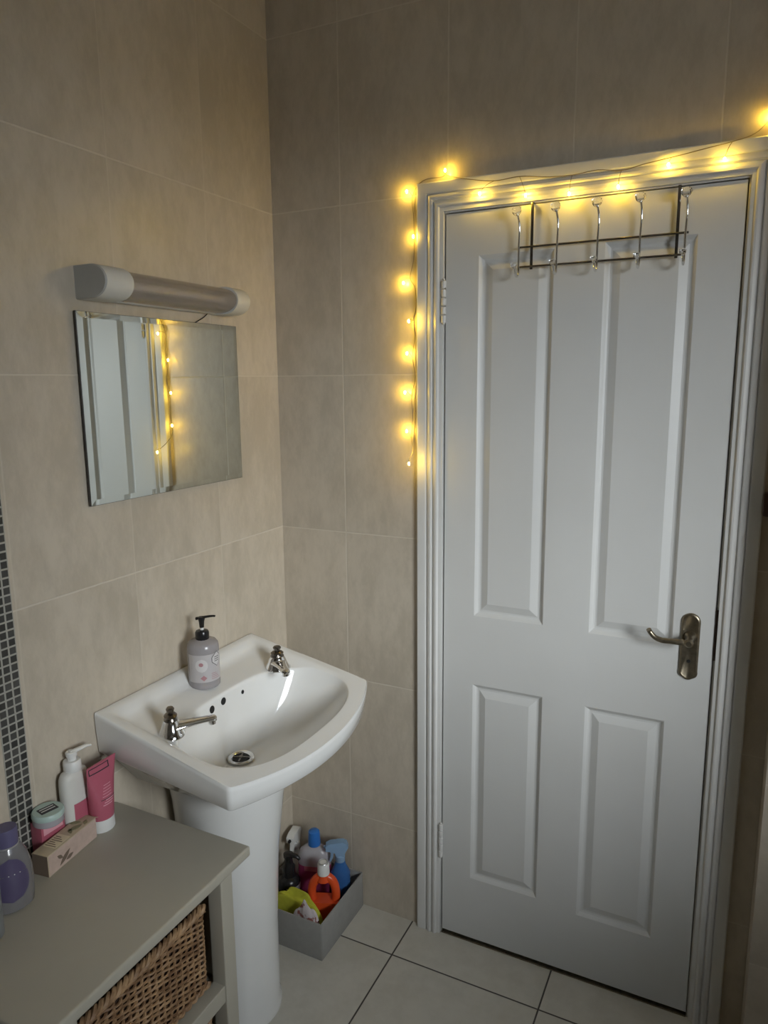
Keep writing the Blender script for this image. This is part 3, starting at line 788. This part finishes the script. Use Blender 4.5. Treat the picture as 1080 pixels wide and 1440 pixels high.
# purple bottle in front, half out of the frame
pu = thing('purple_bottle', 'clear bottle with purple label and violet cap at the cabinet edge', 'bottle', (.088, -1.012, CT), RAD(-20))
bm = BM(); lathe(bm, [(0, 0), (.030, 0), (.036, .004), (.038, .020), (.039, .045), (.037, .075), (.031, .100), (.022, .118), (.017, .124), (0, .124)], (0, 0, 0), 40, sx=.75); obj('bottle', bm, plain('smoky_clear_plastic', (.36, .35, .36), .12, trans=.55, vary=.05), pu)
bm = wrap(.024, .104, RAD(-58), RAD(40), .0395, 16, oval)
for v in bm.verts:
    z = v.co.z; rr_ = .0394 if z < .05 else .0394-.0080*((z-.05)/.05)**1.5
    k = rr_/.0395; v.co.x *= k*.76; v.co.y *= k
lbp = obj('label', bm, M_purple, pu)
bm = BM()
for a in (-14, 0, 14):
    lathe(bm, [(0, -.0012), (.0012, 0), (0, .0012)], (.0292*cos(RAD(a)), .0385*sin(RAD(a)), .076), 8)
obj('pearl_dot', bm, M_whitep, lbp)
bm = BM(); lathe(bm, [(0, .121), (.0190, .121), (.0195, .124), (.0195, .150), (.0185, .153), (0, .154)], (0, 0, 0), 28, sx=.9); cp = obj('cap', bm, M_purplecap, pu)
bm = BM(); lathe(bm, [(.0188, .1185), (.0199, .119), (.0199, .1215), (.0188, .122)], (0, 0, 0), 28, sx=.9); obj('cap_ring', bm, M_silver, cp)
# frosted bottle beyond it, mostly cut off by the frame
fb = thing('frosted_bottle', 'grey frosted bottle at the photo edge beside the purple-labelled bottle', 'bottle', (.118, -1.084, CT))
bm = BM(); lathe(bm, [(0, 0), (.024, 0), (.027, .003), (.027, .100), (.022, .110), (.012, .115), (0, .115)], (0, 0, 0), 32); obj('bottle', bm, plain('frosted_grey_plastic', (.26, .27, .27), .4, trans=.3), fb)
bm = BM(); lathe(bm, [(0, .114), (.0135, .114), (.0135, .136), (.012, .138), (0, .138)], (0, 0, 0), 24); obj('cap', bm, M_purplecap, fb)

# ------------------------------------------------------------------ cardboard box of cleaning supplies on the floor
BX0, BX1, BY0, BY1, BH = .012, .253, -.249, -.004, .113
cbx = thing('cardboard_box', 'open grey cardboard box on the floor beside the pedestal', 'box', ((BX0+BX1)/2, (BY0+BY1)/2, 0))
mx, my = (BX0+BX1)/2, (BY0+BY1)/2; T_ = .0035
bm = BM()
box(bm, (BX0-mx, BY0-my, 0), (BX1-mx, BY1-my, T_)); 
obj('bottom', bm, M_card, cbx)
for lo, hi in (((BX0, BY0, T_), (BX1-.0006, BY0+T_, BH)), ((BX0, BY1-T_, T_), (BX1, BY1, BH)), ((BX1-T_, BY0+.0042, T_), (BX1, BY1-T_, BH)), ((BX0, BY0+T_, T_), (BX0+T_, BY1-T_, BH))):
    bm = BM(); box(bm, (lo[0]-mx, lo[1]-my, lo[2]), (hi[0]-mx, hi[1]-my, hi[2]), .0012); obj('side', bm, M_card, cbx)

def bottle_spray(name, label, loc, rz, prof_, mb, mh, sx=.7, ribs=0, dot=False, hscale=1.):
    t_ = thing(name, label, 'spray bottle', loc, rz)
    bm = BM(); lathe(bm, prof_, (0, 0, 0), 32, sx=1, sy=sx); obj('bottle', bm, mb, t_)
    H = prof_[-1][1]
    bm = BM(); lathe(bm, [(0, 0), (.0145, 0), (.015, .002), (.015, .016), (.012, .019), (0, .019)], (0, 0, H-.002), 20)
    # trigger head pointing along -x
    poly = [(-.040, .030), (-.040, .044), (-.028, .050), (.010, .053), (.020, .048), (.024, .038), (.016, .026), (.012, .014), (-.010, .014), (-.014, .024), (-.024, .027)]
    poly = [(a*hscale, b*hscale+H) for a, b in poly]
    prism(bm, poly, 'y', -.0115, .0115, .0025)
    hd = obj('spray_head', bm, mh, t_)
    bm = BM(); prism(bm, [(a*hscale, b*hscale+H) for a, b in ((-.026, .028), (-.018, .026), (-.020, .010), (-.026, -.002), (-.030, .000), (-.027, .012))], 'y', -.006, .006, .001); obj('trigger', bm, mh, hd)
    bm = BM(); t = BM(); lathe(t, [(0, 0), (.005, 0), (.004, .006), (0, .006)], (0, 0, 0), 14)
    merge(bm, t, Matrix.Translation((-.040*hscale, 0, H+.037*hscale)) @ Matrix.Rotation(RAD(-90), 4, 'Y')); obj('nozzle', bm, M_blackp if dot else mh, hd)
    return t_
pr_ = [(0, 0), (.028, 0), (.031, .003), (.031, .080), (.026, .105), (.015, .125), (.013, .140), (0, .140)]
ZB = T_+.0005
bottle_spray('white_spray_bottle', 'white spray bottle beside the pedestal at the back of the cardboard box', (.036, -.043, ZB), RAD(100), pr_, M_whitep, M_whitep, .75, dot=True)
rib = [(0, 0), (.026, 0), (.029, .003), (.030, .012)]
for k in range(9): rib += [(.0285, .02+k*.011), (.0300, .0255+k*.011)]
rib += [(.026, .122), (.017, .138), (.0145, .150), (0, .150)]
bottle_spray('blue_spray_bottle', 'blue ribbed spray bottle with pale trigger in the cardboard box corner', (.204, -.055, ZB), RAD(28), rib, M_blue, M_lblue, .8, hscale=1.05)

# black pump bottle
bp = thing('black_pump_bottle', 'black pump bottle with silver neck label in the cardboard box', 'bottle', (.071, -.133, ZB), RAD(10))
bm = BM(); lathe(bm, [(0, 0), (.030, 0), (.033, .003), (.033, .105), (.030, .118), (.020, .128), (0, .130)], (0, 0, 0), 32); obj('bottle', bm, M_blackp, bp)
obj('label', wrap(.088, .106, RAD(-80), RAD(60), .0336, 12), M_silver, bp)
bm = BM(); lathe(bm, [(0, .128), (.019, .128), (.019, .158), (.014, .166), (.012, .185), (.015, .190), (.015, .198), (0, .200)], (0, 0, 0), 24)
tube(bm, smooth_path([(0, 0, .194), (.015, 0, .196), (.028, 0, .194), (.036, 0, .186)], 5), [.010, .0085, .0065, .005], 10, flat=.8); obj('pump_head', bm, M_blackp, bp)

# magenta cleaner with blue cap
mg = thing('pink_cleaner_bottle', 'milky bottle of pink cleaner with a bright blue cap in the cardboard box', 'bottle', (.122, -.068, ZB), RAD(18))
bm = BM(); lathe(bm, [(0, 0), (.046, 0), (.050, .004), (.051, .012), (.051, .128), (.0495, .131)], (0, 0, 0), 36, sy=.55, n=2.6); obj('liquid', bm, M_magenta, mg)
bm = BM(); lathe(bm, [(.0500, .128), (.0515, .131), (.050, .150), (.044, .166), (.030, .178), (.018, .183), (.016, .190), (0, .190)], (0, 0, 0), 36, sy=.55, n=2.4); obj('shoulder', bm, M_milky, mg)
bm = BM(); box(bm, (-.026, -.0290, .118), (.024, -.0275, .132), .0005); obj('label', bm, M_pink, mg)
bm = BM(); lathe(bm, [(0, .183), (.0185, .183), (.0192, .186), (.0175, .215), (.0165, .222), (.013, .225), (0, .226)], (0, 0, 0), 28); obj('cap', bm, M_bluecap, mg)

# orange bottle with handle and white cap
og = thing('orange_cleaner_bottle', 'orange bottle with moulded handle and white cap in the cardboard box', 'bottle', (.196, -.138, ZB), RAD(22))
bm = BM()
OW, OD = .042, .022
pl_o = [(-.040, 0), (.040, 0), (.043, .01), (.043, .11), (.038, .135), (.026, .150), (.014, .160), (-.014, .160), (-.026, .150), (-.038, .135), (-.043, .11), (-.043, .01)]
pl_i = [(-.022, .085), (.018, .085), (.024, .095), (.026, .112), (.020, .124), (.006, .130), (-.012, .130), (-.022, .124), (-.027, .112), (-.026, .095)]
# body with an arched hole: lower block, two sides and the bridge
prism(bm, [(-.040, 0), (.040, 0), (.043, .006), (.043, .086), (-.043, .086), (-.043, .006)], 'y', -OD, OD, .005)
tube(bm, smooth_path([(-.033, 0, .080), (-.036, 0, .105), (-.030, 0, .130), (-.012, 0, .147), (.010, 0, .148), (.028, 0, .134), (.035, 0, .108), (.034, 0, .080)], 6), .0125, 14, flat=1.)
lathe(bm, [(.0, .140), (.020, .140), (.016, .154), (.0145, .162), (0, .162)], (0, 0, 0), 20)
obj('bottle', bm, M_orange, og)
bm = BM(); lathe(bm, [(0, .158), (.0175, .158), (.018, .161), (.0168, .186), (.0155, .189), (.0120, .187), (.0100, .191), (0, .192)], (0, 0, 0), 26)
oc = obj('cap', bm, M_whitep, og)
bm = BM(); lathe(bm, [(.0105, .1905), (.0125, .1925), (.0145, .1915), (.0155, .1895)], (0, 0, 0), 24); obj('cap_ring', bm, M_silver, oc)

# crumpled cloth and crumpled printed packet
def crumple(name, label, cat, m_, cx_, cy_, z0, rx, ry, h, seed, amp, n=34, rz=0., ex=6.):
    rnd = random.Random(seed); bumps = [(rnd.uniform(-1, 1), rnd.uniform(-1, 1), rnd.uniform(.15, .45), rnd.uniform(-1, 1)) for _ in range(16)]
    folds = [(rnd.uniform(0, pi), rnd.uniform(5, 11), rnd.uniform(0, 6)) for _ in range(4)]
    def hgt(u, v):
        r = math.hypot(u, v); base = h*max(0, 1-r**ex)
        b = sum(a*math.exp(-((u-x)**2+(v-y)**2)/s**2) for x, y, s, a in bumps)*amp
        f = sum(1-abs(sin((u*cos(a)+v*sin(a))*k/2+p_)) for a, k, p_ in folds)/4*amp*1.6
        return base+(b+f)*max(0, 1-r**4)
    bm = BM(); top = []
    for j in range(n+1):
        row = []
        for i in range(n+1):
            u = -1+2*i/n; v = -1+2*j/n
            # square to disc with wavy edge
            uu = u*math.sqrt(1-v*v/2); vv = v*math.sqrt(1-u*u/2)
            a = math.atan2(vv, uu); k = 1+.10*sin(3*a+seed)+.06*sin(7*a+seed*2)
            x = uu*rx*k; y = vv*ry*k
            row.append(Vector((x*cos(rz)-y*sin(rz), x*sin(rz)+y*cos(rz), hgt(uu, vv))))
        top.append(row)
    vs = [[bm.verts.new(p) for p in r] for r in top]
    for j in range(n):
        for i in range(n): bm.faces.new((vs[j][i], vs[j][i+1], vs[j+1][i+1], vs[j+1][i]))
    lo = [[bm.verts.new(p+Vector((0, 0, -.006))) for p in r] for r in top]
    for j in range(n):
        for i in range(n): bm.faces.new((lo[j][i], lo[j+1][i], lo[j+1][i+1], lo[j][i+1]))
    for i in range(n):
        bm.faces.new((vs[0][i], lo[0][i], lo[0][i+1], vs[0][i+1])); bm.faces.new((vs[n][i], vs[n][i+1], lo[n][i+1], lo[n][i]))
        bm.faces.new((vs[i][0], vs[i+1][0], lo[i+1][0], lo[i][0])); bm.faces.new((vs[i][n], lo[i][n], lo[i+1][n], vs[i+1][n]))
    o = obj(name, bm, m_, angle=80); o.location = (cx_, cy_, z0); return tag(o, label, cat)
for n_, k_ in (('white_spray_bottle', 1.13), ('blue_spray_bottle', 1.13), ('pink_cleaner_bottle', 1.12), ('orange_cleaner_bottle', 1.12)): bpy.data.objects[n_].scale.z = k_
crumple('cleaning_cloth', 'crumpled yellow-green cleaning cloth in the cardboard box', 'cloth', M_yellow, .137, -.191, ZB+.006, .098, .022, .102, 3, .016)
crumple('crumpled_packet', 'crumpled white and pink printed packet at the front of the cardboard box', 'packet', M_print, .194, -.2285, ZB+.006, .050, .0130, .110, 11, .034, ex=5.)
